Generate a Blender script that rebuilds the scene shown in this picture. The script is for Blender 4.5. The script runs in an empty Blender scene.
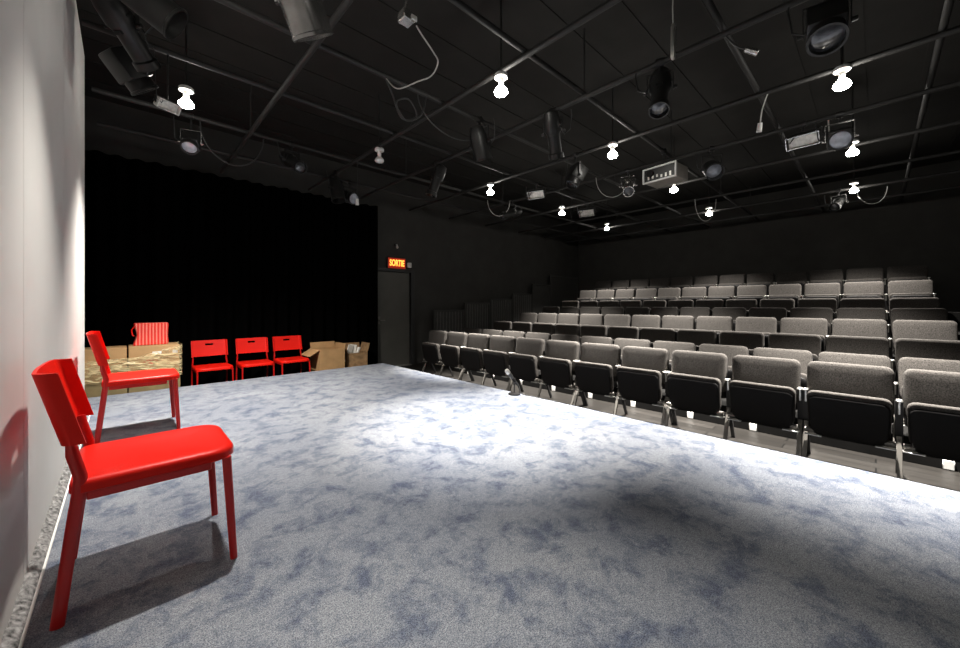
import bpy, bmesh, math, random
from mathutils import Vector, Matrix
random.seed(7)
PI = math.pi
SC = bpy.context.scene
COL = SC.collection

# ------------------------------------------------------------------ materials
def new_mat(name):
    m = bpy.data.materials.new(name); m.use_nodes = True
    nt = m.node_tree
    return m, nt, nt.nodes['Principled BSDF']

def mat(name, col, rough=0.5, metal=0.0, noise=0.0, nscale=20.0, bump=0.0, bscale=200.0, emit=None, estr=0.0, spec=0.5, coat=0.0):
    m, nt, b = new_mat(name)
    b.inputs['Base Color'].default_value = (*col, 1)
    b.inputs['Roughness'].default_value = rough
    b.inputs['Metallic'].default_value = metal
    b.inputs['Specular IOR Level'].default_value = spec
    b.inputs['Coat Weight'].default_value = coat
    tc = nt.nodes.new('ShaderNodeTexCoord')
    if noise > 0:
        n = nt.nodes.new('ShaderNodeTexNoise'); n.inputs['Scale'].default_value = nscale; n.inputs['Detail'].default_value = 4
        nt.links.new(tc.outputs['Object'], n.inputs['Vector'])
        r = nt.nodes.new('ShaderNodeValToRGB')
        r.color_ramp.elements[0].position = 0.3; r.color_ramp.elements[1].position = 0.7
        r.color_ramp.elements[0].color = (*[c*(1-noise) for c in col], 1)
        r.color_ramp.elements[1].color = (*[min(1, c*(1+noise)) for c in col], 1)
        nt.links.new(n.outputs['Fac'], r.inputs['Fac']); nt.links.new(r.outputs['Color'], b.inputs['Base Color'])
    if bump > 0:
        n2 = nt.nodes.new('ShaderNodeTexNoise'); n2.inputs['Scale'].default_value = bscale; n2.inputs['Detail'].default_value = 3
        nt.links.new(tc.outputs['Object'], n2.inputs['Vector'])
        bp = nt.nodes.new('ShaderNodeBump'); bp.inputs['Strength'].default_value = bump; bp.inputs['Distance'].default_value = 0.06/bscale
        nt.links.new(n2.outputs['Fac'], bp.inputs['Height']); nt.links.new(bp.outputs['Normal'], b.inputs['Normal'])
    if emit:
        b.inputs['Emission Color'].default_value = (*emit, 1); b.inputs['Emission Strength'].default_value = estr
    return m

def carpet_material():
    m, nt, b = new_mat('blue_grey_carpet')
    L = nt.links.new
    tc = nt.nodes.new('ShaderNodeTexCoord')
    def noise(scale, det, rough=0.6, dist=0.0):
        n = nt.nodes.new('ShaderNodeTexNoise'); n.inputs['Scale'].default_value = scale
        n.inputs['Detail'].default_value = det; n.inputs['Roughness'].default_value = rough; n.inputs['Distortion'].default_value = dist
        L(tc.outputs['Object'], n.inputs['Vector']); return n
    def ramp(src, p0, p1, c0, c1):
        r = nt.nodes.new('ShaderNodeValToRGB'); e = r.color_ramp.elements
        e[0].position = p0; e[1].position = p1; e[0].color = (*c0, 1); e[1].color = (*c1, 1)
        L(src.outputs['Fac'], r.inputs['Fac']); return r
    def mix(a, bb, mode, fac):
        x = nt.nodes.new('ShaderNodeMixRGB'); x.blend_type = mode; x.inputs['Fac'].default_value = fac
        L(a.outputs['Color'], x.inputs['Color1']); L(bb.outputs['Color'], x.inputs['Color2']); return x
    blot = ramp(noise(6.5, 8, 0.74, 0.3), 0.38, 0.53, CARPET_DARK, CARPET_LIGHT)
    big = ramp(noise(0.9, 3, 0.5), 0.35, 0.62, (0.72, 0.75, 0.82), (1, 1, 1))
    fine = ramp(noise(230, 2, 0.8), 0.36, 0.62, (0.30, 0.32, 0.38), (1.35, 1.35, 1.30))
    fib = ramp(noise(55, 3, 0.7), 0.35, 0.62, (0.72, 0.73, 0.76), (1.1, 1.1, 1.08))
    c = mix(mix(mix(blot, big, 'MULTIPLY', 1), fine, 'MULTIPLY', 1.0), fib, 'MULTIPLY', 0.8)
    L(c.outputs['Color'], b.inputs['Base Color'])
    b.inputs['Roughness'].default_value = 0.95; b.inputs['Specular IOR Level'].default_value = 0.1
    b.inputs['Sheen Weight'].default_value = 0.15
    bp = nt.nodes.new('ShaderNodeBump'); bp.inputs['Strength'].default_value = 0.6; bp.inputs['Distance'].default_value = 0.004
    L(noise(220, 3, 0.7).outputs['Fac'], bp.inputs['Height']); L(bp.outputs['Normal'], b.inputs['Normal'])
    return m

def wood_floor_material():
    m, nt, b = new_mat('dark_grey_floor_boards')
    L = nt.links.new
    tc = nt.nodes.new('ShaderNodeTexCoord'); mp = nt.nodes.new('ShaderNodeMapping')
    mp.inputs['Rotation'].default_value = (0, 0, PI/2)
    L(tc.outputs['Object'], mp.inputs['Vector'])
    br = nt.nodes.new('ShaderNodeTexBrick'); br.inputs['Scale'].default_value = 1
    br.inputs['Brick Width'].default_value = 1.2; br.inputs['Row Height'].default_value = 0.13
    br.inputs['Mortar Size'].default_value = 0.005
    br.inputs['Color1'].default_value = (0.010, 0.009, 0.008, 1); br.inputs['Color2'].default_value = (0.022, 0.020, 0.018, 1)
    br.inputs['Mortar'].default_value = (0.002, 0.002, 0.002, 1)
    L(mp.outputs['Vector'], br.inputs['Vector'])
    mp2 = nt.nodes.new('ShaderNodeMapping'); mp2.inputs['Scale'].default_value = (30, 1.5, 1)
    L(tc.outputs['Object'], mp2.inputs['Vector'])
    n = nt.nodes.new('ShaderNodeTexNoise'); n.inputs['Scale'].default_value = 2; n.inputs['Detail'].default_value = 6
    L(mp2.outputs['Vector'], n.inputs['Vector'])
    x = nt.nodes.new('ShaderNodeMixRGB'); x.blend_type = 'OVERLAY'; x.inputs['Fac'].default_value = 0.5
    L(br.outputs['Color'], x.inputs['Color1']); L(n.outputs['Fac'], x.inputs['Color2'])
    L(x.outputs['Color'], b.inputs['Base Color'])
    b.inputs['Roughness'].default_value = 0.38; b.inputs['Specular IOR Level'].default_value = 0.25
    return m

def film_material():
    m, nt, b = new_mat('stretch_film')
    L = nt.links.new
    out = nt.nodes['Material Output']
    b.inputs['Base Color'].default_value = (0.95, 0.8, 0.45, 1); b.inputs['Roughness'].default_value = 0.16
    tr = nt.nodes.new('ShaderNodeBsdfTransparent'); ms = nt.nodes.new('ShaderNodeMixShader')
    tc = nt.nodes.new('ShaderNodeTexCoord')
    mp = nt.nodes.new('ShaderNodeMapping'); mp.inputs['Rotation'].default_value = (0.2, 0.6, 0.3); mp.inputs['Scale'].default_value = (1, 1, 3.2)
    L(tc.outputs['Object'], mp.inputs['Vector'])
    n = nt.nodes.new('ShaderNodeTexNoise'); n.inputs['Scale'].default_value = 7; n.inputs['Detail'].default_value = 5; n.inputs['Distortion'].default_value = 1.2
    L(mp.outputs['Vector'], n.inputs['Vector'])
    r = nt.nodes.new('ShaderNodeValToRGB'); r.color_ramp.elements[0].position = 0.42; r.color_ramp.elements[1].position = 0.68
    r.color_ramp.elements[0].color = (0.12, 0.12, 0.12, 1); r.color_ramp.elements[1].color = (0.8, 0.8, 0.8, 1)
    L(n.outputs['Fac'], r.inputs['Fac']); L(r.outputs['Color'], ms.inputs['Fac'])
    L(tr.outputs[0], ms.inputs[1]); L(b.outputs[0], ms.inputs[2]); L(ms.outputs[0], out.inputs['Surface'])
    bp = nt.nodes.new('ShaderNodeBump'); bp.inputs['Strength'].default_value = 1; bp.inputs['Distance'].default_value = 0.05
    L(n.outputs['Fac'], bp.inputs['Height']); L(bp.outputs['Normal'], b.inputs['Normal'])
    return m

def stripe_material():
    m, nt, b = new_mat('red_and_pink_stripes')
    L = nt.links.new
    tc = nt.nodes.new('ShaderNodeTexCoord')
    w = nt.nodes.new('ShaderNodeTexWave'); w.bands_direction = 'X'; w.inputs['Scale'].default_value = 9.5; w.inputs['Distortion'].default_value = 1.6
    w.inputs['Detail'].default_value = 2; w.inputs['Detail Scale'].default_value = 0.6
    mp = nt.nodes.new('ShaderNodeMapping'); mp.inputs['Scale'].default_value = (1, 1, 0.08)
    L(tc.outputs['Object'], mp.inputs['Vector']); L(mp.outputs['Vector'], w.inputs['Vector'])
    r = nt.nodes.new('ShaderNodeValToRGB'); e = r.color_ramp.elements
    e[0].position = 0.45; e[0].color = (0.75, 0.03, 0.02, 1); e[1].position = 0.85; e[1].color = (0.85, 0.26, 0.20, 1)
    L(w.outputs['Fac'], r.inputs['Fac']); L(r.outputs['Color'], b.inputs['Base Color'])
    b.inputs['Roughness'].default_value = 0.35
    return m

CARPET_DARK = (0.105, 0.122, 0.170)
CARPET_LIGHT = (0.264, 0.274, 0.297)
M = {}
M['carpet'] = carpet_material()
M['carpet_edge'] = mat('black_stage_edge', (0.02, 0.02, 0.022), 0.7)
M['floor'] = wood_floor_material()
M['black_wall'] = mat('matt_black_paint', (0.05, 0.0485, 0.0445), 0.85, noise=0.12, nscale=3, spec=0.2)
M['ceiling'] = mat('black_ceiling_paint', (0.020, 0.019, 0.0172), 0.9, noise=0.12, nscale=4, spec=0.2)
M['curtain'] = mat('black_velour', (0.0016, 0.0016, 0.0016), 1.0, spec=0.0)
M['white_wall'] = mat('pale_grey_painted_board', (0.62, 0.603, 0.577), 0.7, noise=0.04, nscale=2.2, bump=0.15, bscale=60, spec=0.25)
M['rail'] = mat('black_rail_paint', (0.045, 0.0435, 0.04), 0.6, noise=0.1, nscale=10)
M['slat'] = mat('dark_grey_slats', (0.11, 0.107, 0.10), 0.7, noise=0.1, nscale=10)
M['plaster'] = mat('mottled_white_plaster_edge', (0.20, 0.195, 0.19), 0.9, noise=0.85, nscale=55, bump=0.8, bscale=90)
M['white_strip'] = mat('white_edging', (0.72, 0.71, 0.68), 0.6)
M['red'] = mat('glossy_red_plastic', (0.66, 0.010, 0.004), 0.42, bump=0.05, bscale=300, spec=0.22)
M['red_leg'] = mat('red_lacquered_steel', (0.5, 0.008, 0.006), 0.32, noise=0.06, nscale=9)
M['fabric'] = mat('charcoal_woven_fabric', (0.044, 0.040, 0.0365), 0.95, noise=0.6, nscale=130, bump=0.35, bscale=330, spec=0.15)
M['shell'] = mat('black_seat_plastic', (0.006, 0.0055, 0.0055), 0.6, bump=0.1, bscale=120, spec=0.15)
M['leg'] = mat('dark_bronze_steel', (0.16, 0.15, 0.135), 0.4, 0.5, noise=0.1, nscale=14)
M['black_steel'] = mat('black_steel', (0.018, 0.017, 0.017), 0.42, 0.2, noise=0.1, nscale=14)
M['alu'] = mat('brushed_aluminium', (0.72, 0.70, 0.66), 0.3, 0.9, noise=0.08, nscale=40)
M['pipe'] = mat('grey_black_pipe', (0.018, 0.0172, 0.016), 0.65, 0.0, noise=0.15, nscale=8)
M['riser'] = mat('black_riser_board', (0.008, 0.0076, 0.0072), 0.9, noise=0.2, nscale=5, spec=0.1)
M['fixture'] = mat('black_fixture_metal', (0.022, 0.022, 0.021), 0.4, 0.3, noise=0.15, nscale=12)
M['fixture_alu'] = mat('polished_fixture_metal', (0.55, 0.54, 0.52), 0.25, 0.9, noise=0.15, nscale=16)
M['lens'] = mat('glass_fixture_lens', (0.45, 0.48, 0.55), 0.12, 0.0, noise=0.25, nscale=18, coat=1)
M['dark_lens'] = mat('dark_glass_lens', (0.05, 0.052, 0.058), 0.15, noise=0.25, nscale=18, coat=1)
M['reflector'] = mat('pale_fixture_reflector', (0.7, 0.68, 0.63), 0.35, 0.3, noise=0.2, nscale=25)
M['cable'] = mat('black_rubber_cable', (0.03, 0.03, 0.03), 0.45, noise=0.1, nscale=30)
M['pale_cable'] = mat('pale_grey_cable', (0.5, 0.49, 0.46), 0.4, noise=0.1, nscale=30)
M['white'] = mat('white_plastic', (0.8, 0.79, 0.76), 0.4, noise=0.05, nscale=30)
M['bulb'] = mat('lit_lamp_glass', (1, 1, 1), 0.3, emit=(1.0, 0.96, 0.89), estr=75)
M['bulb_off'] = mat('unlit_lamp_glass', (0.8, 0.8, 0.78), 0.2)
M['card'] = mat('brown_cardboard', (0.42, 0.25, 0.11), 0.85, noise=0.12, nscale=7, bump=0.1, bscale=50)
M['card_olive'] = mat('dull_olive_cardboard', (0.20, 0.15, 0.07), 0.85, noise=0.2, nscale=7)
M['card_dark'] = mat('worn_cardboard', (0.30, 0.18, 0.085), 0.85, noise=0.35, nscale=14)
M['paper'] = mat('white_paper', (0.75, 0.72, 0.66), 0.8, noise=0.08, nscale=30)
M['red_print'] = mat('red_print', (0.6, 0.06, 0.03), 0.7, noise=0.3, nscale=40)
M['film'] = film_material()
M['stripe'] = stripe_material()
M['door'] = mat('dark_grey_door_paint', (0.075, 0.073, 0.064), 0.6, noise=0.1, nscale=3)
M['door_frame'] = mat('black_door_frame', (0.02, 0.02, 0.02), 0.55, noise=0.1, nscale=6)
M['sign_red'] = mat('glowing_red_sign_face', (0.25, 0.02, 0.01), 0.5, emit=(0.75, 0.03, 0.005), estr=0.32)
M['sign_letter'] = mat('glowing_orange_letters', (0.9, 0.4, 0.1), 0.5, emit=(1.0, 0.36, 0.05), estr=2.6)
M['projector'] = mat('warm_grey_casing', (0.30, 0.28, 0.25), 0.5, noise=0.1, nscale=10)
M['mic'] = mat('dark_microphone_metal', (0.06, 0.06, 0.06), 0.35, 0.7, noise=0.1, nscale=40)

# ------------------------------------------------------------------ mesh helpers
class MB:
    def __init__(s): s.bm = bmesh.new()
    def box(s, c, d, rot=None, bev=0.0, seg=2):
        r = bmesh.ops.create_cube(s.bm, size=1.0)
        vs = r['verts']
        bmesh.ops.scale(s.bm, vec=Vector(d), verts=vs)
        if bev > 0:
            es = list({e for v in vs for e in v.link_edges})
            g = bmesh.ops.bevel(s.bm, geom=es, offset=bev, segments=seg, affect='EDGES', profile=0.5)
            vs = list({v for f in g['faces'] for v in f.verts} | {v for v in vs if v.is_valid})
        mt = Matrix.Translation(Vector(c))
        if rot is not None: mt = mt @ rot
        bmesh.ops.transform(s.bm, matrix=mt, verts=vs)
        return s
    def bar(s, a, b, w, t, bev=0.002):
        a, b = Vector(a), Vector(b); d = b - a
        q = d.to_track_quat('Z', 'Y').to_matrix().to_4x4()
        return s.box((a+b)/2, (w, t, d.length), q, bev, 1)
    def cyl(s, a, b, r, r2=None, n=16, caps=True):
        return s.tube([a, b], [r, r if r2 is None else r2], n, caps)
    def tube(s, pts, r, n=10, caps=True, sy=1.0, up=None):
        pts = [Vector(p) for p in pts]
        k = len(pts)
        rs = r if isinstance(r, (list, tuple)) else [r]*k
        T = []
        for i in range(k):
            t = (pts[min(i+1, k-1)] - pts[max(i-1, 0)])
            T.append(t.normalized() if t.length > 0 else Vector((0, 0, 1)))
        ref = Vector(up) if up else (Vector((0, 0, 1)) if abs(T[0].z) < 0.9 else Vector((0, 1, 0)))
        rings = []
        for i in range(k):
            u = ref - T[i]*ref.dot(T[i])
            if u.length < 1e-5: u = T[i].orthogonal()
            u.normalize(); w = T[i].cross(u)
            if not up: ref = u
            rings.append([s.bm.verts.new(pts[i] + (u*math.cos(a) + w*math.sin(a)*sy)*rs[i]) for a in (2*PI*j/n for j in range(n))])
        for i in range(k-1):
            for j in range(n):
                s.bm.faces.new((rings[i][j], rings[i][(j+1) % n], rings[i+1][(j+1) % n], rings[i+1][j]))
        if caps:
            s.bm.faces.new(rings[0][::-1]); s.bm.faces.new(rings[-1])
        return s
    def lathe(s, prof, c=(0, 0, 0), n=24, mtx=None):
        c = Vector(c); rings = []
        for (r, z) in prof:
            ring = []
            for j in range(n):
                p = Vector((r*math.cos(2*PI*j/n), r*math.sin(2*PI*j/n), z))
                if mtx is not None: p = mtx @ p
                ring.append(s.bm.verts.new(c + p))
            rings.append(ring)
        for i in range(len(rings)-1):
            for j in range(n):
                s.bm.faces.new((rings[i][j], rings[i][(j+1) % n], rings[i+1][(j+1) % n], rings[i+1][j]))
        s.bm.faces.new(rings[0][::-1]); s.bm.faces.new(rings[-1])
        return s
    def layers(s, rings, close=True):
        """loft equal-length closed loops of points, capped at both ends"""
        R = [[s.bm.verts.new(Vector(p)) for p in ring] for ring in rings]
        n = len(R[0])
        for i in range(len(R)-1):
            for j in range(n):
                s.bm.faces.new((R[i][j], R[i][(j+1) % n], R[i+1][(j+1) % n], R[i+1][j]))
        if close:
            s.bm.faces.new(R[0][::-1]); s.bm.faces.new(R[-1])
        return s
    def build(s, name, material, parent=None, smooth=True, angle=40):
        bmesh.ops.remove_doubles(s.bm, verts=s.bm.verts, dist=1e-6)
        bmesh.ops.recalc_face_normals(s.bm, faces=s.bm.faces)
        me = bpy.data.meshes.new(name)
        if smooth:
            for f in s.bm.faces: f.smooth = True
            for e in s.bm.edges:
                if len(e.link_faces) == 2 and e.calc_face_angle(0) > math.radians(angle): e.smooth = False
        s.bm.to_mesh(me); s.bm.free()
        me.materials.append(material)
        o = bpy.data.objects.new(name, me); COL.objects.link(o)
        if parent: o.parent = parent
        return o

def tag(o, label=None, cat=None, group=None, kind=None):
    if label: o['label'] = label
    if cat: o['category'] = cat
    if group: o['group'] = group
    if kind: o['kind'] = kind
    return o

def thing(name, label, cat, loc=(0, 0, 0), rotz=0, group=None):
    o = bpy.data.objects.new(name, None); o.empty_display_size = 0.1; COL.objects.link(o)
    o.location = loc; o.rotation_euler = (0, 0, rotz)
    return tag(o, label, cat, group)

def dup(root, loc, rotz, label, group=None):
    r = root.copy(); COL.objects.link(r); r.location = loc; r.rotation_euler = (0, 0, rotz)
    tag(r, label, None, group)
    for ch in list(root.children):
        c = ch.copy(); COL.objects.link(c); c.parent = r
        for g in list(ch.children):
            d = g.copy(); COL.objects.link(d); d.parent = c
    return r

def struct(name, mb, m, parent=None, label=None, smooth=False):
    o = mb.build(name, m, parent, smooth)
    if parent is None: o['kind'] = 'structure'
    if label: o['label'] = label
    return o

def rrect(w0, w1, h0, h1, rs, n=6):
    """rounded rectangle loop in (a,b); rs = radii at (w0,h0),(w1,h0),(w1,h1),(w0,h1)"""
    P = []
    for (cx, cy, a0, r) in ((w0+rs[0], h0+rs[0], PI, rs[0]), (w1-rs[1], h0+rs[1], 1.5*PI, rs[1]),
                            (w1-rs[2], h1-rs[2], 0, rs[2]), (w0+rs[3], h1-rs[3], 0.5*PI, rs[3])):
        for i in range(n+1):
            a = a0 + 0.5*PI*i/n
            P.append((cx + r*math.cos(a), cy + r*math.sin(a)))
    return P

# ------------------------------------------------------------------ setting
EYE = 1.0
ZF = -0.32                 # wooden floor below the carpeted stage
STX, STY = 3.25, 5.85      # stage edges
WALLY = 7.15; BACKX = 11.5; CEIL = 3.75
tag(struct('floor', MB().box((4.0, 2.0, ZF-0.05), (16, 11, 0.1)), M['floor']), 'dark grey board floor below the stage')
stage = MB(); stage.box(((STX-3.0)/2, (STY-3.0)/2, -0.15), (STX+3.0, STY+3.0, 0.30), bev=0.006, seg=2)
tag(struct('stage_floor', stage, M['carpet'], None), 'low stage covered in mottled blue grey carpet')
tag(struct('ceiling', MB().box((4.0, 2.0, CEIL+0.05), (16, 11, 0.1)), M['ceiling']))
tag(struct('wall_far', MB().box((4.0, WALLY+0.1, 1.7), (16, 0.2, 4.2)), M['black_wall']))
tag(struct('wall_back', MB().box((BACKX+0.1, 2.0, 1.7), (0.2, 11, 4.2)), M['black_wall']))
tag(struct('wall_near', MB().box((4.0, -3.1, 1.7), (16, 0.2, 4.2)), M['black_wall']))
tag(struct('wall_outer', MB().box((-3.1, 2.0, 1.7), (0.2, 11, 4.2)), M['black_wall']))
# ceiling deck ribs: corrugated decking, part of the ceiling
rib = MB()
for i in range(20):
    y = -2.9 + i*0.5
    rib.box((4.0, y, CEIL-0.005), (14.5, 0.04, 0.010))
deck = rib.build('ceiling_deck', M['ceiling'], None, False); deck['kind'] = 'structure'

# free-standing white flat along the left, made of tall boards
WX = -0.255; WEND = 5.0; WTOP = 3.28
wl = bpy.data.objects.new('wall_left', None); COL.objects.link(wl); wl['kind'] = 'structure'
seams = [-2.8, -1.58, -0.36, 0.86, 2.08, 3.30, 4.50, WEND]
for a, b in zip(seams[:-1], seams[1:]):
    struct('board', MB().box((WX-0.02, (a+b)/2, WTOP/2), (0.04, b-a-0.004, WTOP), bev=0.0015, seg=1), M['white_wall'], wl)
struct('stud', MB().box((WX-0.08, (WEND-0.03), WTOP/2), (0.08, 0.04, WTOP)), M['black_wall'], wl)
# rough pale plaster edge along the foot of the flat
pl = MB()
random.seed(3)
rows = []
N = 420
for i in range(N+1):
    y = -1.0 + (WEND+1.0)*i/N
    rows.append([(WX+0.001, y, 0.001), (WX+0.001, y, 0.029+random.uniform(-.006, .010)), (WX+0.013, y, 0.026+random.uniform(-.009, .009)),
                 (WX+0.028, y, 0.012+random.uniform(-.006, .008)), (WX+0.034, y, 0.001)])
V = [[pl.bm.verts.new(p) for p in r] for r in rows]
for i in range(N):
    for j in range(4): pl.bm.faces.new((V[i][j], V[i+1][j], V[i+1][j+1], V[i][j+1]))
struct('baseboard_left', pl, M['plaster'], None, smooth=True)
struct('trim_1', MB().box((WX+0.0385, (WEND-1)/2, 0.004), (0.007, WEND+1, 0.008)), M['white_strip'])

# seating risers (rows 2..8)
ROWX = [4.25 + 0.887*k for k in range(8)]
TOPH = [0.465, 0.478, 0.357, 0.183, 0.043, -0.114, -0.416, -0.721]
PLAT = [EYE - h - 0.84 for h in TOPH]
PLAT[0] = ZF; PLAT[1] = ZF + 0.004
YL, YR = 5.93, -0.67
for k in range(2, 8):
    x0 = ROWX[k]-0.82; x1 = (ROWX[k+1]-0.82) if k < 7 else BACKX
    struct('riser_platform', MB().box(((x0+x1)/2, 2.2, (PLAT[k]+ZF)/2), (x1-x0-0.002, 9.85, PLAT[k]-ZF-0.002), bev=0.004, seg=1), M['riser'])
kick = struct('trim_2', MB().box((4.80, (YL+YR)/2, ZF+0.045), (0.03, YL-YR, 0.09), bev=0.003, seg=1), M['riser'])
# small white square tags along that rail
names = ['right of the frame', 'second from the right', 'third from the right', 'fourth from the right', 'in the middle of the rail', 'behind the microphone', 'left of the microphone']
ytag = [-0.40, 0.886, 1.486, 2.16, 2.776, 3.4, 4.05, 4.7, 5.35]
tl = ['rightmost of the row', 'second from the right end', 'third from the right end', 'fourth from the right end', 'fifth from the right end', 'fourth from the left end', 'third from the left end', 'second from the left end', 'leftmost of the row']
for y, w in zip(ytag, tl):
    tag(MB().box((4.779, y, ZF+0.043), (0.012, 0.062, 0.075), bev=0.004, seg=1).build('step_marker', M['white']),
        'small white square marker low behind the front row seats, ' + w, 'marker', 'white markers behind the front row')

# far wall: curtain, door, sign, rail panels
cu = MB(); n = 620
rows = []
for i in range(n+1):
    x = -2.9 + (3.80+2.9)*i/n
    ph = x*2*PI/0.21
    y = 7.065 + 0.045*math.sin(ph + 0.7*math.sin(x*3.1)) + 0.02*math.sin(ph*0.37+1)
    rows.append((x, y))
B = [[cu.bm.verts.new((x, y, z)) for (x, y) in rows] for z in (ZF+0.01, 1.2, 3.02)]
for r in range(2):
    for i in range(n): cu.bm.faces.new((B[r][i], B[r][i+1], B[r+1][i+1], B[r+1][i]))
g = cu.bm.faces[:]
bmesh.ops.solidify(cu.bm, geom=g, thickness=0.006)
tag(cu.build('stage_curtain', M['curtain']), 'black full-height curtain across the far wall behind the red chairs', 'curtain')

door = bpy.data.objects.new('door_1', None); COL.objects.link(door); door.location = (4.2, WALLY, ZF); door['kind'] = 'structure'
MB().box((0, -0.02, 1.01), (0.80, 0.036, 2.02), bev=0.003, seg=1).build('door_leaf', M['door'], door)
fr = MB(); fr.box((0.455, -0.045, 1.035), (0.09, 0.09, 2.11), bev=0.003, seg=1); fr.box((-0.455, -0.045, 1.035), (0.09, 0.09, 2.11), bev=0.003, seg=1)
fr.box((0, -0.045, 2.065), (0.82, 0.09, 0.07), bev=0.003, seg=1); fr.build('door_frame', M['door_frame'], door)
MB().box((0, -0.06, 0.008), (0.82, 0.12, 0.016), bev=0.003, seg=1).build('threshold', M['alu'], door)
h = MB(); h.cyl((-0.34, -0.04, 1.0), (-0.34, -0.085, 1.0), 0.012, n=10); h.tube([(-0.345, -0.085, 1.0), (-0.23, -0.085, 1.0)], 0.010, 8); h.box((-0.34, -0.042, 1.0), (0.045, 0.008, 0.16), bev=0.003, seg=1)
h.build('door_handle', M['leg'], door)

def text_mesh(name, txt, size, m, parent, loc, rot, ext=0.004, sx=1.0):
    cv = bpy.data.curves.new(name, 'FONT'); cv.body = txt; cv.size = size; cv.extrude = ext; cv.align_x = 'CENTER'; cv.align_y = 'CENTER'; cv.offset = size*0.022
    t = bpy.data.objects.new(name+'_tmp', cv); COL.objects.link(t)
    bpy.context.view_layer.update()
    me = bpy.data.meshes.new_from_object(t.evaluated_get(bpy.context.evaluated_depsgraph_get()))
    bpy.data.objects.remove(t)
    o = bpy.data.objects.new(name, me); COL.objects.link(o); me.materials.clear(); me.materials.append(m)
    o.parent = parent; o.location = loc; o.rotation_euler = rot; o.scale = (sx, 1, 1)
    return o

sg = thing('exit_sign', 'lit red sign reading SORTIE in orange above the far door', 'sign', (4.27, WALLY, 1.895))
MB().box((0, -0.03, 0), (0.45, 0.06, 0.25), bev=0.008, seg=2).build('sign_housing', M['door_frame'], sg)
MB().box((0, -0.062, 0), (0.42, 0.006, 0.22), bev=0.002, seg=1).build('sign_face', M['sign_red'], sg)
text_mesh('sign_lettering', 'SORTIE', 0.185, M['sign_letter'], sg, (0, -0.067, 0), (PI/2, 0, 0), 0.003, 0.60)
eb = thing('junction_box', 'small pale square box on the wall right of the SORTIE sign', 'wall box', (4.60, WALLY, 1.88))
MB().box((0, -0.03, 0), (0.09, 0.06, 0.11), bev=0.006, seg=1).build('box_body', M['white'], eb)
MB().box((0, -0.062, 0), (0.07, 0.006, 0.09), bev=0.002, seg=1).build('cover_plate', M['paper'], eb)
wl2 = thing('wall_lamp', 'small unlit bare lamp on the wall above the SORTIE sign', 'lamp', (4.27, WALLY, 2.30))
MB().cyl((0, 0, 0), (0, -0.05, 0), 0.035, n=14).build('lamp_base', M['black_steel'], wl2)
MB().tube([(0, -0.05, 0), (0, -0.07, -0.03)], 0.018, 10).lathe([(0.008, 0.03), (0.02, 0.02), (0.03, 0.0), (0.022, -0.02), (0.004, -0.03)], (0, -0.075, -0.06), 14).build('lamp_bulb', M['bulb_off'], wl2)

px = [5.16, 6.09, 6.98, 7.86, 8.75, 9.64, 11.2]
ptop = [0.885, 1.06, 1.17, 1.33, 1.63, 1.94]
pw = ['lowest of six beside the seats', 'second lowest of six beside the seats', 'third of six beside the seats', 'fourth of six beside the seats', 'fifth of six beside the seats', 'highest of six beside the seats']
for i in range(6):
    x0, x1 = px[i]+0.012, px[i+1]-0.012; zb = PLAT[i+2]; zt = ptop[i]
    r = thing('rail_panel', ('black slatted rail panel, ' if i < 4 else 'black plain rail panel, ') + pw[i], 'railing', ((x0+x1)/2, 6.98, zb), 0, 'stepped rail panels by the far wall')
    w = x1-x0; hh = zt-zb
    MB().box((0, 0, hh-0.02), (w, 0.05, 0.04), bev=0.004, seg=1).build('top_rail', M['rail'], r)
    for sx in (-1, 1): MB().box((sx*(w/2-0.02), 0, (hh-0.04)/2), (0.04, 0.04, hh-0.04), bev=0.003, seg=1).build('post', M['rail'], r)
    MB().box((0, 0.012, (hh-0.04)/2+0.03), (w-0.08, 0.012, hh-0.10)).build('panel', M['rail'], r)
    if i < 4:
        sl = MB(); k = 9
        for j in range(k): sl.box((-w/2+0.04+(w-0.08)*(j+0.5)/k, -0.006, (hh-0.04)/2+0.03), (0.030, 0.022, hh-0.10))
        sl.build('slats', M['slat'], r, False)

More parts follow.
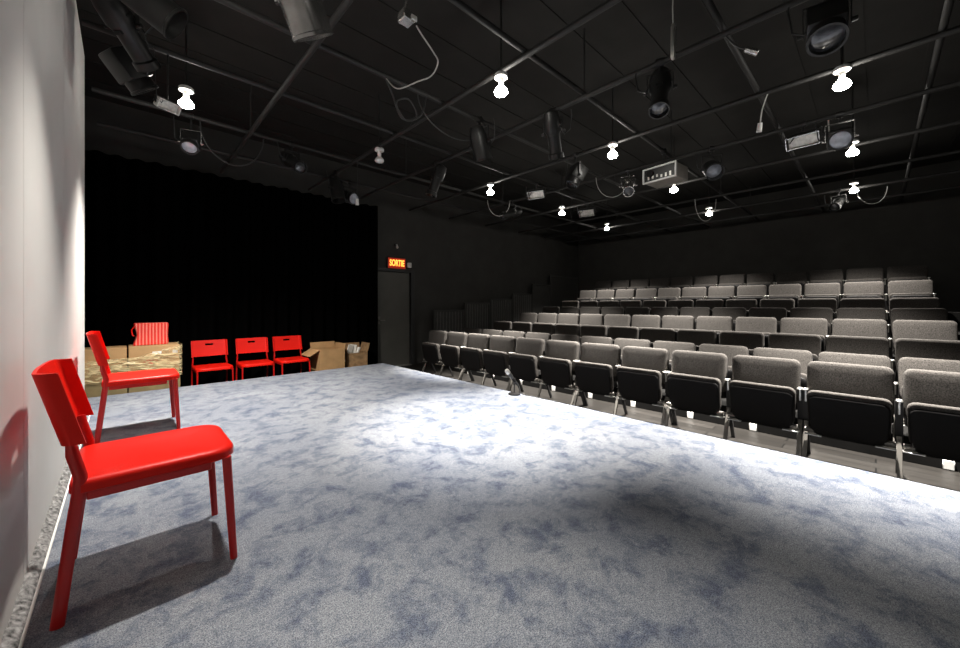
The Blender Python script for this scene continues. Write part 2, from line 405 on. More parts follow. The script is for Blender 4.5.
# ------------------------------------------------------------------ red chairs
def make_red_chair(label, loc, rotz):
    t = thing('red_chair', label, 'chair', loc, rotz)
    s = MB()
    def ring(ins, z, dish=0.0):
        P = rrect(-0.215+ins, 0.240-ins, -0.222+ins, 0.222-ins, (max(.03-ins*.5, .01), max(.09-ins*.5, .02), max(.09-ins*.5, .02), max(.03-ins*.5, .01)), 7)
        return [(x, y, z - dish*math.cos(y*PI/0.5)) for x, y in P]
    s.layers([ring(0.006, 0.398), ring(0.0, 0.402), ring(0.0, 0.424), ring(0.003, 0.433), ring(0.010, 0.4395), ring(0.022, 0.442), ring(0.07, 0.440, .003), ring(0.14, 0.437, .005)])
    s.build('seat', M['red'], t)
    # backrest: a board bent into a shallow U, with a hand slot
    plan = []
    for i in range(5): plan.append((0.056 - 0.028*i/4*1.0, -0.222))
    for i in range(1, 9):
        a = PI/2*i/8; plan.append((0.028 - 0.028*math.sin(a), -0.194 - 0.028*math.cos(a)))
    ys = [-0.16, -0.12, -0.085, -0.05, -0.025, 0.0]
    for y in ys: plan.append((-0.008*(1-(y/0.194)**2), y))
    plan = plan + [(x, -y) for x, y in plan[::-1][1:]]
    zs = [0.558, 0.562, 0.60, 0.64, 0.68, 0.715, 0.742, 0.770, 0.786, 0.790]
    b = MB()
    G = []
    for z in zs:
        base = -0.232 - 0.060*(z-0.56)/0.23
        G.append([b.bm.verts.new((base+x, y, z)) for x, y in plan])
    for r in range(len(zs)-1):
        for c in range(len(plan)-1):
            ym = (plan[c][1]+plan[c+1][1])/2
            if zs[r] == 0.715 and abs(ym) < 0.05: continue
            b.bm.faces.new((G[r][c], G[r][c+1], G[r+1][c+1], G[r+1][c]))
    bmesh.ops.recalc_face_normals(b.bm, faces=b.bm.faces)
    bmesh.ops.solidify(b.bm, geom=b.bm.faces[:], thickness=0.011)
    b.build('backrest', M['red'], t, angle=50)
    for sy in (-1, 1):
        MB().tube([(-0.238, sy*0.214, 0.0), (-0.205, sy*0.213, 0.30), (-0.190, sy*0.212, 0.42), (-0.188, sy*0.211, 0.452), (-0.196, sy*0.207, 0.485), (-0.206, sy*0.204, 0.525), (-0.209, sy*0.204, 0.555), (-0.210, sy*0.204, 0.565)],
                  [0.0165]*6+[0.013, 0.012], 12, sy=0.62, up=(1, 0, 0)).build('leg', M['red_leg'], t)
        MB().tube([(0.228, sy*0.212, 0.0), (0.205, sy*0.207, 0.405)], [0.0125, 0.016], 12, sy=0.7, up=(1, 0, 0)).build('leg', M['red_leg'], t)
        fr = MB(); fr.box((-0.01, sy*0.2095, 0.388), (0.33, 0.018, 0.030), bev=0.003, seg=1)
        fr.build('seat_rail', M['red_leg'], t)
    return t
c0 = make_red_chair('red plastic chair nearest the camera, on the carpet by the white wall', (0.09, 1.96, 0), 0)
dup(c0, (0.10, 4.10, 0), 0, 'red plastic chair farther along the white wall, in front of the wrapped boxes')
for x, w, rr in ((0.945, 'leftmost of three red chairs against the black curtain', 0.02), (1.49, 'middle one of three red chairs against the black curtain', -0.02), (2.02, 'rightmost of three red chairs against the black curtain, beside open cartons', 0.015)):
    dup(c0, (x, 6.63, ZF), -PI/2+rr, w, 'red chairs along the curtain')

# ------------------------------------------------------------------ cartons
def carton(label, x, y, w, d, z0, z1, m, rz=0, name='cardboard_box'):
    t = thing(name, label, 'box', (x, y, z0), rz)
    MB().box((0, 0, (z1-z0)/2), (w, d, z1-z0), bev=0.008, seg=2).build('carton', m, t)
    return t
lo = ZF; 
carton('dull lower cardboard box against the white wall side, under the plain one', -0.21, 6.52, 0.50, 0.42, lo, 0.075, M['card_olive'])
carton('dull lower cardboard box under the wrapped labelled carton', 0.30, 6.52, 0.50, 0.42, lo, 0.075, M['card_olive'])
b1 = carton('plain brown upper cardboard box behind the farther wall chair', -0.21, 6.53, 0.49, 0.40, 0.077, 0.475, M['card'])
MB().box((0, 0, 0.400), (0.06, 0.395, 0.002)).build('tape', M['card_dark'], b1)
b2 = carton('brown upper carton with white label and red print under the striped bag', 0.295, 6.52, 0.49, 0.42, 0.077, 0.485, M['card'])
MB().box((0.02, -0.2115, 0.315), (0.09, 0.003, 0.035)).build('paper_label', M['paper'], b2)
MB().box((0.20, -0.2115, 0.32), (0.05, 0.003, 0.04)).build('paper_label', M['paper'], b2)
pr = MB()
random.seed(5)
for i in range(9): pr.box((-0.04+random.uniform(-.045, .045), -0.2112, 0.21+random.uniform(-.03, .03)), (random.uniform(.02, .06), 0.002, 0.008))
pr.build('red_printing', M['red_print'], b2, False)
# stretch film wound round both upper boxes
fm = MB()
random.seed(11)
rings = []
for iz, z in enumerate([0.085, 0.11, 0.15, 0.20, 0.26, 0.31, 0.35, 0.38]):
    P = rrect(-0.47, 0.565, 6.285, 6.75, (.02, .02, .02, .02), 3)
    ring = []
    # subdivide the long front side
    PP = []
    for i in range(len(P)):
        a, b_ = Vector(P[i]), Vector(P[(i+1) % len(P)])
        k = max(1, int((b_-a).length/0.03))
        for j in range(k): PP.append(a.lerp(b_, j/k))
    for p in PP:
        slope = (0.14*max(0, (p.x-0.1)/0.46) - 0.03)*(z-0.085)/0.295   # the film rides up to the right
        ring.append((p.x+random.uniform(-.004, .004), p.y+random.uniform(-.007, .002), z+slope+random.uniform(-.004, .004)))
    rings.append(ring)
fm.layers(rings, close=False)
fo = fm.build('stretch_film', M['film'], None, True, 80)
tag(fo, 'crinkled glossy stretch film wound around the two upper boxes', 'plastic wrap')
# striped bag on top
sb = thing('striped_bag', 'red and pink striped bag standing on the wrapped carton', 'bag', (0.27, 6.53, 0.487))
g = MB()
rings = []
random.seed(2)
for i, z in enumerate([0.0, 0.004, 0.05, 0.12, 0.19, 0.25, 0.275, 0.28]):
    bulge = [0.0, .008, 0.002, -0.012, -0.006, 0.006, 0.004, -0.004][i]
    P = rrect(-0.165-bulge*1.6, 0.165+bulge*.5, -0.11-bulge*.4, 0.11+bulge*.4, (.025, .025, .025, .025), 4)
    rings.append([(x + .004*math.sin(9*z*10+y*30), y + 0.006*math.sin(x*90), z) for x, y in P])
g.layers(rings); g.build('bag_body', M['stripe'], sb)
g = MB().tube([(-0.165, -0.09, 0.24), (-0.19, -0.08, 0.20), (-0.185, -0.08, 0.14), (-0.17, -0.09, 0.12)], 0.008, 8)
g.build('bag_handle', M['red'], sb)

def open_carton(label, x, y, w, d, z1, m, rz, flaps):
    t = thing('open_carton', label, 'box', (x, y, ZF), rz)
    H = z1-ZF; th = 0.006
    s = MB()
    s.box((0, 0, th/2), (w, d, th)); s.box((0, -d/2+th/2, H/2), (w, th, H)); s.box((0, d/2-th/2, H/2), (w, th, H))
    s.box((-w/2+th/2, 0, H/2), (th, d-2*th, H)); s.box((w/2-th/2, 0, H/2), (th, d-2*th, H))
    s.build('carton', m, t, False)
    for (side, ang, ln) in flaps:
        if side in 'LR':
            sx = -1 if side == 'L' else 1
            rot = Matrix.Rotation(-sx*ang, 4, 'Y'); off = rot @ Vector((0, 0, ln/2))
            MB().box(Vector((sx*(w/2-th/2), 0, H)) + Vector((-sx*0, 0, 0)) + Vector((abs(off.x)*sx, 0, off.z)), (th, d, ln), Matrix.Rotation(sx*ang, 4, 'Y')).build('flap', m, t, False)
        else:
            sy = -1 if side == 'F' else 1
            off = Vector((0, sy*math.sin(ang)*ln/2, math.cos(ang)*ln/2))
            MB().box(Vector((0, sy*(d/2-th/2), H)) + off, (w, th, ln), Matrix.Rotation(-sy*ang, 4, 'X')).build('flap', m, t, False)
    return t
open_carton('tall open brown carton with left flap folded out, right of the red chairs', 2.62, 6.66, 0.44, 0.40, 0.24, M['card'], 0.03, (('L', 2.1, 0.2), ('B', 0.25, 0.10), ('R', 0.2, 0.08)))
oc = open_carton('open carton holding papers and dark items, right of the taller plain carton', 3.14, 6.74, 0.38, 0.34, 0.12, M['card_dark'], -0.02, (('B', 0.15, 0.16), ('R', 0.3, 0.17), ('L', 0.4, 0.12)))
random.seed(21)
lab = ['white crumpled paper sticking up at the left of the right carton', 'white paper sheet leaning in the middle of the right carton', 'pale paper roll at the front of the right carton']
for i, (dx, dy, rz, ax) in enumerate(((-0.10, -0.02, 0.4, 0.3), (-0.02, 0.05, -0.5, 0.2), (0.02, -0.08, 0.1, 0.5))):
    s = MB()
    if i < 2:
        s.box((0, 0, 0.16), (0.13, 0.02, 0.32), Matrix.Rotation(ax, 4, 'Y'), bev=0.004, seg=1)
    else:
        s.cyl((-0.06, 0, 0.0), (0.05, 0, 0.27), 0.03, n=12)
    o = s.build('paper_sheet' if i < 2 else 'paper_roll', M['paper']); o.location = (3.14+dx, 6.74+dy, -0.06); o.rotation_euler = (0, 0, rz)
    tag(o, lab[i], 'paper')
for i, (dx, dy) in enumerate(((0.08, 0.02), (0.13, -0.04), (0.12, 0.07))):
    s = MB().lathe([(0.030, 0), (0.034, 0.01), (0.034, 0.16), (0.018, 0.20), (0.016, 0.25), (0.018, 0.26)], (3.14+dx, 6.74+dy, ZF+0.15), 14)
    tag(s.build('dark_bottle', M['shell']), 'dark bottle standing in the right carton', 'bottle', 'dark bottles in the right carton')

# ------------------------------------------------------------------ microphone on a desk stand
mc = thing('desk_microphone', 'microphone on a short round-based stand at the carpet edge', 'microphone', (3.17, 2.78, 0))
MB().lathe([(0.066, 0), (0.068, 0.004), (0.066, 0.016), (0.03, 0.022), (0.012, 0.026)], n=28).build('base', M['black_steel'], mc)
MB().cyl((0, 0, 0.02), (0, 0, 0.15), 0.008, n=12).cyl((0, 0, 0.11), (0, 0, 0.155), 0.013, n=12).build('stem', M['black_steel'], mc)
d = Vector((-0.50, 0.36, 0.80)).normalized(); q = d.to_track_quat('Z', 'Y').to_matrix()
MB().cyl(Vector((0, 0, 0.155)) - d*0.012, Vector((0, 0, 0.155)) + d*0.03, 0.018, n=14).build('clip', M['shell'], mc)
bd = MB().lathe([(0.010, -0.07), (0.013, -0.05), (0.019, 0.09), (0.021, 0.10)], (0, 0, 0.155), 18, q).build('microphone_body', M['mic'], mc)
MB().lathe([(0.021, 0.10), (0.026, 0.106), (0.027, 0.135), (0.022, 0.153), (0.008, 0.162)], (0, 0, 0.155), 18, q).build('grille', M['alu'], mc)
tag(bd)
cab = [(3.17+0.035, 2.78-0.03, 0.115), (3.205, 2.72, 0.03), (3.215, 2.69, 0.006), (3.235, 2.5, 0.006), (3.24, 2.25, 0.006)]
tag(MB().tube([Vector(p) for p in cab], 0.0035, 8).build('microphone_cable', M['cable']), 'thin black cable trailing from the desk microphone', 'cable')

# ------------------------------------------------------------------ theatre seats
def make_seat(kind):
    t = thing('theatre_seat', 'x', 'seat')
    def slab(fn, rad, w, z0, z1, taper=0.0, th=0.06, soft=0.02, bot=0.03):
        rings = []
        for ins, d in ((0.012, 0), (0.003, 0.006), (0.0, 0.014), (0.0, th-soft), (0.004, th-soft*0.45), (0.012, th-0.003), (0.028, th), (0.075, th+0.003)):
            P = rrect(-w/2+ins, w/2-ins, z0+ins, z1-ins, [max(r-ins*.6, .008) for r in (bot, bot, rad, rad)], 5)
            rings.append([fn(y*(1-taper*(z1-z)/(z1-z0)), z, d) for y, z in P])
        return MB().layers(rings)
    # backrest cushion, front faces -x, leaning back
    slope = 0.12
    bk = lambda y, z, d: (0.05 + slope*(z-0.62) - d, y, z)
    slab(bk, 0.05, 0.505, 0.47, 0.84, th=0.065).build('backrest', M['fabric'], t)
    bs = lambda y, z, d: (0.052 + slope*(z-0.62) + d, y, z)
    slab(bs, 0.05, 0.50, 0.40, 0.832, th=0.022, soft=0.012).build('back_shell', M['shell'], t)
    # tipped-up seat: cushion inside, shell facing the stage
    def ts(y, z, d): return (-0.155 - 0.10*(z-0.62) - 0.10*((y/0.25)**2)*0.12 - d + 0.05*((0.62-z)/0.42)**2, y, z)
    slab(ts, 0.055, 0.470, 0.240, 0.588, taper=0.06, th=0.028, soft=0.02, bot=0.09).build('seat_shell', M['shell'], t)
    def tc(y, z, d): return (-0.176 - 0.10*(z-0.62) + d + 0.05*((0.62-z)/0.42)**2, y, z)
    slab(tc, 0.05, 0.485, 0.265, 0.622, taper=0.06, th=0.085, soft=0.035, bot=0.09).build('seat_cushion', M['fabric'], t)
    # cross beam and pivot collars
    MB().box((0.01, 0, 0.255), (0.05, 0.545, 0.035), bev=0.004, seg=1).build('cross_beam', M['black_steel'], t)
    for sy in (-1, 1):
        MB().cyl((-0.10, sy*0.20, 0.285), (-0.10, sy*0.255, 0.285), 0.021, n=14).build('pivot_collar', M['leg'], t)
        MB().box((-0.115, sy*0.205, 0.252), (0.05, 0.11, 0.008), bev=0.001, seg=1).build('bracket', M['alu'], t)
    def side(y, full):
        # y local position of the stanchion
        MB().bar((0.035, y, 0.22), (-0.02, y, 0.60), 0.045, 0.020).build('stanchion', M['black_steel'], t)
        MB().bar((-0.03, y, 0.50), (-0.036, y, 0.60), 0.012, 0.022).build('stanchion_plate', M['alu'], t)
        MB().box((-0.05, y, 0.606), (0.085, 0.034, 0.014), bev=0.004, seg=1).build('armrest', M['alu'], t)
        MB().bar((-0.01, y, 0.33), (-0.16, y, 0.0), 0.030, 0.024).build('leg', M['leg'], t)
        MB().bar((0.02, y, 0.30), (0.17, y, 0.0), 0.030, 0.024).build('leg', M['black_steel'], t)
        return
    # kind 'A': left of a pair (own outer leg + shared middle leg) ; 'B': right of a pair (outer leg)
    if kind == 'A':
        side(0.257, True); side(-0.275, True)
    else:
        side(-0.257, True)
    return t
protoA, protoB = make_seat('A'), make_seat('B')
used = {'A': False, 'B': False}
ordn = ['first', 'second', 'third', 'fourth', 'fifth', 'sixth']
rown = ['front row', 'second row', 'third row', 'fourth row', 'fifth row', 'sixth row', 'seventh row', 'top row']
random.seed(4)
for k in range(8):
    for j in range(12):
        yc = YL - 0.55*(j+0.5)
        kind = 'A' if j % 2 == 0 else 'B'
        pos = ('%s from the left end' % ordn[j]) if j < 6 else ('%s from the right end' % ordn[11-j])
        lb = 'charcoal tip-up theatre seat, %s, in the %s' % (pos, rown[k])
        gp = 'theatre seats in the ' + rown[k]
        rz = random.uniform(-.012, .012)
        pr = protoA if kind == 'A' else protoB
        if not used[kind]:
            used[kind] = True; pr.location = (ROWX[k], yc, PLAT[k]); tag(pr, lb, None, gp)
        else:
            dup(pr, (ROWX[k], yc, PLAT[k]), rz, lb, gp)

# ------------------------------------------------------------------ lighting grid
GZ = 3.05
grid = thing('lighting_grid', 'black pipe lighting grid hung under the dark ceiling', 'pipe grid', (4.0, 2.0, CEIL))
GX = [1.1, 2.4, 3.3, 4.5, 5.6, 6.8, 8.1, 9.3, 10.5]; GY = [-1.5, -.35, .8, 2.0, 3.1, 4.05, 5.25, 6.2]
off = Vector((4.0, 2.0, CEIL))
for x in GX: MB().cyl(Vector((x, -2.95, GZ))-off, Vector((x, 6.95, GZ))-off, 0.024, n=12).build('pipe', M['pipe'], grid)
for y in GY: MB().cyl(Vector((-0.22, y, GZ+0.05))-off, Vector((11.4, y, GZ+0.05))-off, 0.024, n=12).build('cross_pipe', M['pipe'], grid)
for x in (1.1, 3.3, 5.6, 8.1, 10.5):
    for y in (-1.5, 2.0, 5.25):
        MB().cyl(Vector((x+.03, y, GZ+.05))-off, Vector((x+.03, y, CEIL))-off, 0.008, n=8).build('hanger_rod', M['pipe'], grid)

# house lamps hang on short conduits from the ceiling
LZ = EYE + 1.90
LX = [0.43, 2.42, 4.465, 6.55, 8.65]; LY = [0.20, 2.28, 4.45]
def make_lamp(lit):
    t = thing('house_lamp', 'x', 'lamp')
    MB().cyl((0, 0, 0.135), (0, 0, CEIL-LZ), 0.010, n=10).build('conduit', M['pipe'], t)
    MB().lathe([(0.052, 0.100), (0.058, 0.104), (0.058, 0.130), (0.050, 0.138)], n=24).build('box_cover', M['white'], t)
    MB().lathe([(0.022, 0.100), (0.024, 0.085), (0.024, 0.045), (0.020, 0.040)], n=18).build('socket', M['white'] if not lit else M['reflector'], t)
    MB().lathe([(0.018, 0.042), (0.026, 0.03), (0.056, -0.005), (0.060, -0.024), (0.046, -0.044), (0.014, -0.053)], n=24).build('bulb', M['bulb'] if lit else M['bulb_off'], t)
    return t
lampP = make_lamp(True); offP = make_lamp(False)
lamp_lab = {
 (0, 1): 'lit house lamp above the nearest red chair', (0, 2): 'lit house lamp at the upper left, above the farther wall chair',
 (0, 0): 'lit house lamp over the nearest part of the stage carpet',
 (1, 1): 'large lit house lamp over the middle of the stage carpet',
 (2, 0): 'large lit house lamp at the upper right of the picture, over the seats', (2, 1): 'lit house lamp over the middle of the front rows, left of the projector',
 (2, 2): 'lit house lamp over the far end of the front row',
 (3, 0): 'lit house lamp below the large upper right one, behind a yoked spotlight', (3, 1): 'lit house lamp just under the projector', (3, 2): 'lit house lamp over the far end of the middle rows',
 (4, 0): 'small lit house lamp at far right, lowest of the three stacked there', (4, 1): 'lit house lamp inside a hanging cable loop over the top rows', (4, 2): 'smallest lit house lamp near the back corner'}
SPOT = 1350.0
PW = {(0, 0): .27, (0, 1): .27, (0, 2): .82, (1, 1): 1.4, (2, 0): 3.3, (2, 1): 3.7, (2, 2): 3.2, (3, 0): 1.9, (3, 1): 2.1, (3, 2): 2.1, (4, 0): 1.0, (4, 1): .9, (4, 2): .9}
CONE = {(0, 0): 64, (0, 1): 80, (0, 2): 112, (1, 1): 60, (2, 0): 82, (2, 1): 62, (2, 2): 62, (4, 0): 100, (4, 1): 100, (4, 2): 100}
TILT = {(0, 2): (4, -13), (2, 0): (0, 3), (2, 1): (0, 2), (2, 2): (0, 2)}
UP = {(4, 0): (9.15, .26, 2.99), (4, 1): (9.25, 2.50, 3.0), (4, 2): (9.15, 4.83, 3.0)}
firstl = True
for (i, j), lb in lamp_lab.items():
    loc = UP.get((i, j), (LX[i], LY[j], LZ))
    if firstl: lampP.location = loc; tag(lampP, lb, None, 'lit house lamps'); firstl = False
    else: dup(lampP, loc, 0, lb, 'lit house lamps')
    ld = bpy.data.lights.new('house_lamp_beam', 'SPOT'); ld.energy = SPOT*PW.get((i, j), 1.0); ld.color = (1.0, 0.955, 0.89)
    ld.spot_size = math.radians(CONE.get((i, j), 76)); ld.spot_blend = 1.0; ld.shadow_soft_size = 0.04
    lo_ = bpy.data.objects.new('house_lamp_beam', ld); COL.objects.link(lo_); lo_.location = (loc[0], loc[1], loc[2]-0.095); tl_ = TILT.get((i, j), (0, 0)); lo_.rotation_euler = (math.radians(tl_[0]), math.radians(tl_[1]), 0)
offP.location = (LX[1], LY[2], LZ); tag(offP, 'unlit white house lamp over the far middle of the stage', 'lamp')

# ------------------------------------------------------------------ stage fixtures on the grid
def yoke_clamp(t, w, drop, m=None, pole=0.09):
    m = m or M['black_steel']
    MB().cyl((-0.03, 0, 0.0), (0.03, 0, 0.0), 0.036, n=14).cyl((0, 0, 0), (0, 0, -pole), 0.011, n=10).build('pipe_clamp', M['black_steel'], t)
    k = MB(); z0 = -pole
    k.box((0, 0, z0), (2*w+0.008, 0.028, 0.006)); k.box((-w, 0, z0-drop/2), (0.006, 0.028, drop)); k.box((w, 0, z0-drop/2), (0.006, 0.028, drop))
    k.cyl((-w-0.03, 0, z0-drop+0.02), (-w, 0, z0-drop+0.02), 0.014, n=10); k.cyl((w, 0, z0-drop+0.02), (w+0.03, 0, z0-drop+0.02), 0.014, n=10)
    k.build('yoke', m, t, False)
    return z0-drop+0.02
def fixture(kind, label, x, y, z, pan, tilt, bm_=None, ym=None, lm=None, pole=0.09, sc=1.0):
    """pan: heading of the beam around z; tilt: 0 straight down, 90 level"""
    t = thing({'par': 'par_can', 'ellipsoidal': 'profile_spotlight', 'fresnel': 'fresnel_spotlight', 'flood': 'flood_light'}[kind], label, 'stage light', (x, y, z), pan)
    bm_ = bm_ or M['fixture']; lm = lm or M['dark_lens']; t.scale = (sc, sc, sc)
    s = MB()
    if kind == 'par':
        zc = yoke_clamp(t, 0.115, 0.20, ym, pole)
        s.lathe([(0.03, 0.19), (0.07, 0.18), (0.085, 0.14), (0.10, 0.08), (0.103, -0.16), (0.108, -0.165), (0.108, -0.18), (0.097, -0.18), (0.095, -0.06), (0.02, -0.05)], n=28)
        lens = MB().lathe([(0.09, -0.066), (0.092, -0.076), (0.06, -0.086), (0.02, -0.09)], n=24)
    elif kind == 'ellipsoidal':
        zc = yoke_clamp(t, 0.10, 0.16, ym, pole)
        s.lathe([(0.04, 0.22), (0.075, 0.20), (0.088, 0.12), (0.088, 0.02), (0.066, -0.02), (0.066, -0.20), (0.080, -0.21), (0.080, -0.26), (0.070, -0.26), (0.068, -0.22), (0.02, -0.215)], n=26)
        s.box((0, 0, 0.06), (0.19, 0.05, 0.012)); s.box((0.0, 0.0, -0.02), (0.05, 0.17, 0.02))
        lens = MB().lathe([(0.066, -0.222), (0.066, -0.234), (0.045, -0.245), (0.012, -0.25)], n=24)
    elif kind == 'fresnel':
        zc = yoke_clamp(t, 0.115, 0.19, ym, pole)
        s.box((0, 0, 0.05), (0.20, 0.19, 0.22), bev=0.02, seg=2)
        s.lathe([(0.09, -0.05), (0.095, -0.06), (0.095, -0.12), (0.102, -0.125), (0.102, -0.14), (0.088, -0.14), (0.085, -0.10), (0.02, -0.095)], n=28)
        lens = MB().lathe([(0.085, -0.102), (0.085, -0.112), (0.05, -0.122), (0.012, -0.125)], n=24)
    else:
        zc = yoke_clamp(t, 0.16, 0.11, ym, pole)
        s.box((0, 0, 0.05), (0.28, 0.12, 0.06), bev=0.008, seg=1); s.box((0, 0.065, -0.01), (0.29, 0.008, 0.09)); s.box((0, -0.065, -0.01), (0.29, 0.008, 0.09))
        s.box((0.145, 0, -0.01), (0.008, 0.13, 0.09)); s.box((-0.145, 0, -0.01), (0.008, 0.13, 0.09))
        lens = MB().box((0, 0, 0.012), (0.27, 0.115, 0.012), bev=0.003, seg=1)
    body = s.build('lamp_body', bm_, t)
    body.location = (0, 0, zc); body.rotation_euler = (tilt, 0, 0)
    lens.build('lens' if kind != 'flood' else 'reflector', lm if kind != 'flood' else M['reflector'], body)
    # short power lead from the body back up to the pipe
    MB().tube([(0.05, 0.0, zc+0.10), (0.11, 0.05, zc-0.02), (0.17, 0.04, zc+0.02), (0.19, 0.02, -0.08), (0.19, 0.0, -0.03)], 0.006, 6).build('power_lead', M['cable'], t)
    return t
R = math.radians
# beam direction (before pan): tilt t sends -z towards +y*sin(t)... so pan 0 faces +y
def aim(dx, dy): return math.atan2(-dx, dy)
cy = GZ + 0.05   # height of the cross pipes (run along x);  GZ: pipes along y
fixture('par', 'large black par can at the top left, pointing right', 0.10, 3.1, cy, aim(1, -.2), R(58), lm=M['reflector'], pole=0.04)
fixture('par', 'shiny silver par can cut by the top edge, left of centre', 0.64, 2.0, cy, aim(1, .5), R(35), bm_=M['fixture_alu'], pole=0.36)
fixture('ellipsoidal', 'dark spotlight near the white wall top, above the upper left lamp', 0.0, 3.55, cy, aim(1, 1), R(50), pole=0.05)
fixture('fresnel', 'dark box spotlight close to the white wall, left of the upper left lamp', 0.05, 4.05, cy, aim(1, .4), R(40))
fixture('flood', 'white-faced flood light just below left of the upper left lamp', 0.27, 4.05, cy, aim(.5, -1), R(58), bm_=M['white'], sc=0.55, pole=0.72)
fixture('fresnel', 'silver yoked spotlight with pale lens below the upper left lamp', 0.55, 5.25, cy, aim(-.35, -1), R(40), ym=M['fixture_alu'], lm=M['lens'], pole=0.2, sc=0.8)
fixture('ellipsoidal', 'long dark spotlight hanging at top centre right, lens towards the camera', 3.3, 1.26, GZ, aim(-1, -.3), R(28))
fixture('fresnel', 'large round-lensed spotlight at the top right above the bright lamp', 3.3, 0.22, GZ, aim(-1, -.1), R(32))
fixture('flood', 'silver strip flood light left of the yoked spotlight at upper right', 5.6, 0.57, GZ, aim(-1, .1), R(62), bm_=M['fixture_alu'])
fixture('fresnel', 'spotlight in a tall silver yoke with pale blue lens at upper right', 5.6, 0.27, GZ, aim(-1, -.1), R(66), ym=M['fixture_alu'], lm=M['lens'])
fixture('ellipsoidal', 'silver-fronted spotlight hanging left of the projector', 5.6, 2.61, GZ, aim(-1, -.5), R(55), bm_=M['fixture_alu'], ym=M['fixture_alu'])
fixture('par', 'spotlight with a glinting patterned lens, right of the projector', 5.6, 1.48, GZ, aim(-1, -.5), R(60), lm=M['lens'])
fixture('ellipsoidal', 'spotlight with silver yoke beside the far front row lamp', 5.6, 4.97, GZ, aim(-1, .2), R(70), ym=M['fixture_alu'])
fixture('flood', 'small strip flood light right of the far front row lamp', 5.2, 4.05, cy, aim(-1, -.3), R(60), bm_=M['fixture_alu'])
fixture('flood', 'small strip flood light low beside the smallest back corner lamp', 6.8, 4.02, GZ, aim(-1, -.3), R(60), bm_=M['fixture_alu'])
fixture('ellipsoidal', 'dark spotlight on the far pipe, above the leftmost curtain chair', 1.6, 5.25, cy, aim(.2, -1), R(60))
fixture('par', 'large dark par can on the far pipe, above the open cartons', 2.4, 5.75, GZ, aim(.3, -1), R(15))
fixture('fresnel', 'dark spotlight with pale lens high by the curtain, left of the door', 2.82, 6.2, cy, aim(.15, -1), R(70), lm=M['lens'])
fixture('par', 'dark can over the far stage, left of the second brightest lamp', 2.94, 3.1, cy, aim(1, .2), R(25))
fixture('ellipsoidal', 'slim dark spotlight over the far stage, above the SORTIE sign', 3.3, 4.38, GZ, aim(-1, .6), R(20))
fixture('ellipsoidal', 'dark spotlight right of the central lamp', 3.3, 2.35, GZ, aim(1, .3), R(25))
fixture('fresnel', 'dark spotlight between the central lamp and the lamp left of the projector', 4.5, 2.84, GZ, aim(-1, .5), R(30), pole=0.12)
fixture('ellipsoidal', 'small dark spotlight over the top rows at far right', 9.3, 0.46, GZ, aim(-1, .2), R(65), ym=M['fixture_alu'])

# projector
pj = thing('projector', 'boxy projector with a pale-framed front hanging over the middle rows', 'projector', (5.36, 2.0, cy), aim(-1, .12))
MB().cyl((-0.03, 0, 0.0), (0.03, 0, 0.0), 0.036, n=14).cyl((0, 0, 0), (0, 0, -0.22), 0.014, n=10).build('pole_mount', M['black_steel'], pj)
MB().box((0, -0.06, -0.32), (0.44, 0.34, 0.19), bev=0.012, seg=2).build('projector_body', M['projector'], pj)
f = MB(); yy = 0.115; zc = -0.32
f.box((0, yy, zc+0.092), (0.46, 0.03, 0.016)); f.box((0, yy, zc-0.092), (0.46, 0.03, 0.016)); f.box((0.222, yy, zc), (0.016, 0.03, 0.17)); f.box((-0.222, yy, zc), (0.016, 0.03, 0.17))
f.build('front_frame', M['white'], pj, False)
MB().box((0, 0.111, zc), (0.42, 0.004, 0.165)).build('front_panel', M['fixture'], pj)
f = MB(); random.seed(8)
for i in range(6): f.box((-0.15+0.06*i, 0.112, zc-0.045+random.uniform(0, .02)), (0.022, 0.012, random.uniform(.03, .06)))
f.build('sockets', M['reflector'], pj, False)
MB().cyl((0.12, 0.11, zc+0.02), (0.12, 0.15, zc+0.02), 0.045, n=20).build('lens', M['shell'], pj)

# loose hanging pieces
def cable(pts, label, m='pale_cable', r=0.006, plug=None, name='hanging_cable'):
    # smooth with Catmull-Rom
    P = [Vector(p) for p in pts]; Q = []
    for i in range(len(P)-1):
        p0, p1, p2, p3 = P[max(i-1, 0)], P[i], P[i+1], P[min(i+2, len(P)-1)]
        for k in range(6):
            t = k/6
            Q.append(0.5*((2*p1)+(p2-p0)*t+(2*p0-5*p1+4*p2-p3)*t*t+(3*p1-p0-3*p2+p3)*t**3))
    Q.append(P[-1])
    base = P[0]
    t = thing(name, label, 'cable', base)
    MB().tube([q-base for q in Q], r, 8).build('lead', M[m], t)
    if plug:
        dd = (Q[-1]-Q[-3]).normalized()
        MB().cyl(Q[-1]-base, Q[-1]-base+dd*0.085, 0.02, 0.024, n=12).build('plug', M[plug], t)
    return t
cable([(1.345, 2.0, 2.765), (1.40, 2.02, 2.745), (1.52, 2.06, 2.71), (1.59, 2.10, 2.69), (1.61, 2.2, 2.65), (1.56, 2.3, 2.63), (1.60, 2.65, 2.74), (1.74, 3.07, 3.06)], 'pale cable curving in an arc at the top, left of the central lamp', 'pale_cable', 0.005)
pb = thing('socket_box', 'small pale socket box on a pipe at the top, left of the central lamp', 'socket', (1.27, 2.0, cy))
MB().cyl((-0.02, 0, 0), (0.02, 0, 0), 0.034, n=12).cyl((0, 0, 0), (0, 0, -0.30), 0.008, n=8).box((0, 0, -0.325), (0.08, 0.08, 0.06), bev=0.006, seg=1).build('socket_body', M['fixture_alu'], pb)
MB().box((0.03, -0.043, -0.332), (0.04, 0.008, 0.03), bev=0.002, seg=1).build('socket_face', M['white'], pb)
hr = thing('hanging_microphone', 'silver rod microphone hanging on a white cable at top centre right', 'microphone', (2.40, 0.84, GZ-0.024))
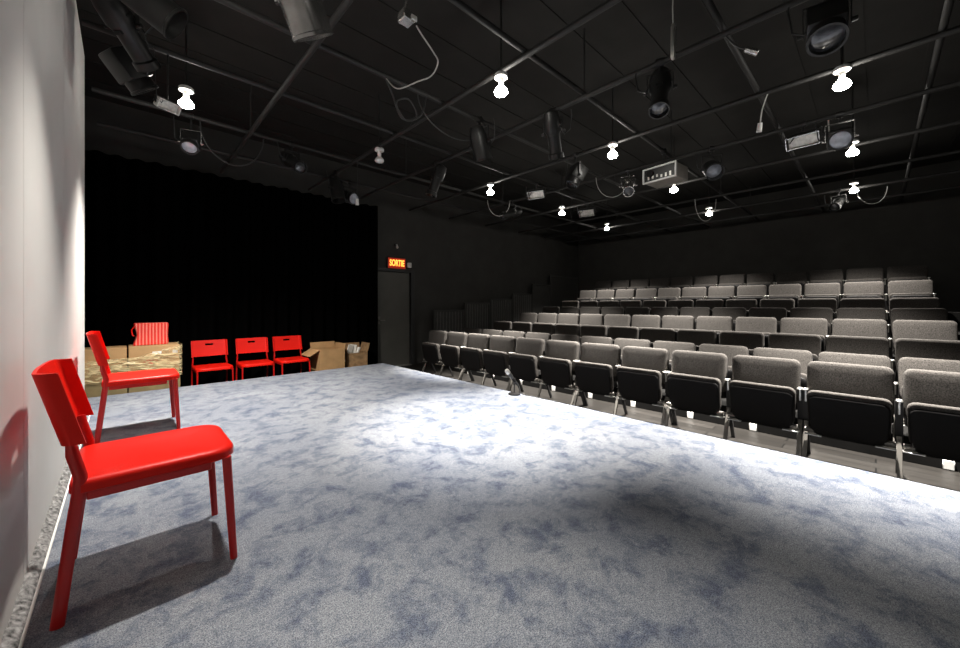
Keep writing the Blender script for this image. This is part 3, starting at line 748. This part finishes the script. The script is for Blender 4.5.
MB().tube([(0, 0, 0.0), (0.004, 0.0, -0.12), (-0.002, 0.002, -0.24), (0, 0.0, -0.345)], 0.004, 8).build('lead', M['pale_cable'], hr)
MB().lathe([(0.006, -0.335), (0.013, -0.35), (0.0145, -0.53), (0.011, -0.545), (0.006, -0.55)], n=18).build('rod_body', M['alu'], hr)
# loops
def loop(c, w, h, label, axis=(0.7, -0.7), m='pale_cable', r=0.005):
    pts = []
    ax = Vector((axis[0], axis[1], 0)).normalized()
    for i in range(13):
        a = PI*i/12
        pts.append(Vector(c) + ax*(-w*math.cos(a)) + Vector((0, 0, -h*math.sin(a))))
    return cable(pts, label, m, r)
loop((8.1, 2.25, GZ-.02), 0.20, 0.42, 'pale cable loop hanging around the lamp over the top rows')
loop((9.3, 0.05, GZ-.02), 0.26, 0.30, 'pale cable loop hanging by the lowest lamp at far right')
loop((5.6, 2.86, GZ-.02), 0.25, 0.33, 'pale cable sagging below the silver-fronted spotlight', (0.5, -0.85))
loop((5.30, 5.05, GZ-.02), 0.22, 0.30, 'pale cable sagging from the far front row lamp', (0.8, -0.6))
loop((0.95, 5.25, cy-.02), 0.32, 0.42, 'dark cable sagging right of the silver yoked spotlight', (1, 0), 'cable', 0.007)
loop((2.55, 3.1, cy-.02), 0.45, 0.30, 'thin dark cable sagging below the central lamp', (1, 0), 'cable', 0.006)
cable([(5.62, .36, GZ-.02), (5.60, .35, 2.85), (5.58, .33, 2.72), (5.56, .30, 2.66)], 'short white lead hanging beside the spotlight in a tall silver yoke', 'pale_cable', 0.007)
cable([(4.5, .72, GZ-.02), (4.5, .76, 2.9), (4.52, .78, 2.78)], 'short cable with white plug hanging left of the silver strip flood light', 'pale_cable', 0.006, 'white')
cable([(3.3, .78, GZ-.02), (3.3, .72, 2.93), (3.32, .66, 2.88)], 'loose plug hanging at the top right, beside the round-lensed spotlight', 'cable', 0.007, 'fixture_alu')
cable([(1.75, 3.1, cy-.02), (1.82, 3.1, 2.96), (1.95, 3.15, 2.80), (2.1, 3.12, 2.86), (2.0, 3.1, 2.98), (1.86, 3.1, 2.90), (1.98, 3.12, 2.78), (2.14, 3.1, 2.88), (2.2, 3.1, cy-.02)], 'coil of dark cable tied to a pipe left of the central lamp', 'cable', 0.008)
cable([(2.4, 5.05, GZ-.02), (2.41, 5.05, 2.8), (2.40, 5.05, 2.62), (2.40, 5.05, 2.50)], 'thin cord with white tip hanging over the far stage', 'cable', 0.004, 'white')

# ------------------------------------------------------------------ camera, world, view
cd = bpy.data.cameras.new('camera'); cam = bpy.data.objects.new('camera', cd); COL.objects.link(cam)
cam.location = (0, 0, EYE); cam.rotation_euler = (PI/2, 0, R(-43.52))
cd.sensor_width = 36; cd.lens = 36*376/960; cd.shift_y = -19/960; cd.clip_start = 0.05
SC.camera = cam
w = bpy.data.worlds.new('dark_room'); SC.world = w; w.use_nodes = True
w.node_tree.nodes['Background'].inputs[0].default_value = (0, 0, 0, 1)
SC.view_settings.view_transform = 'Standard'; SC.view_settings.look = 'None'
SC.view_settings.exposure = 0.0; SC.view_settings.gamma = 1.0; SC.view_settings.use_curve_mapping = False
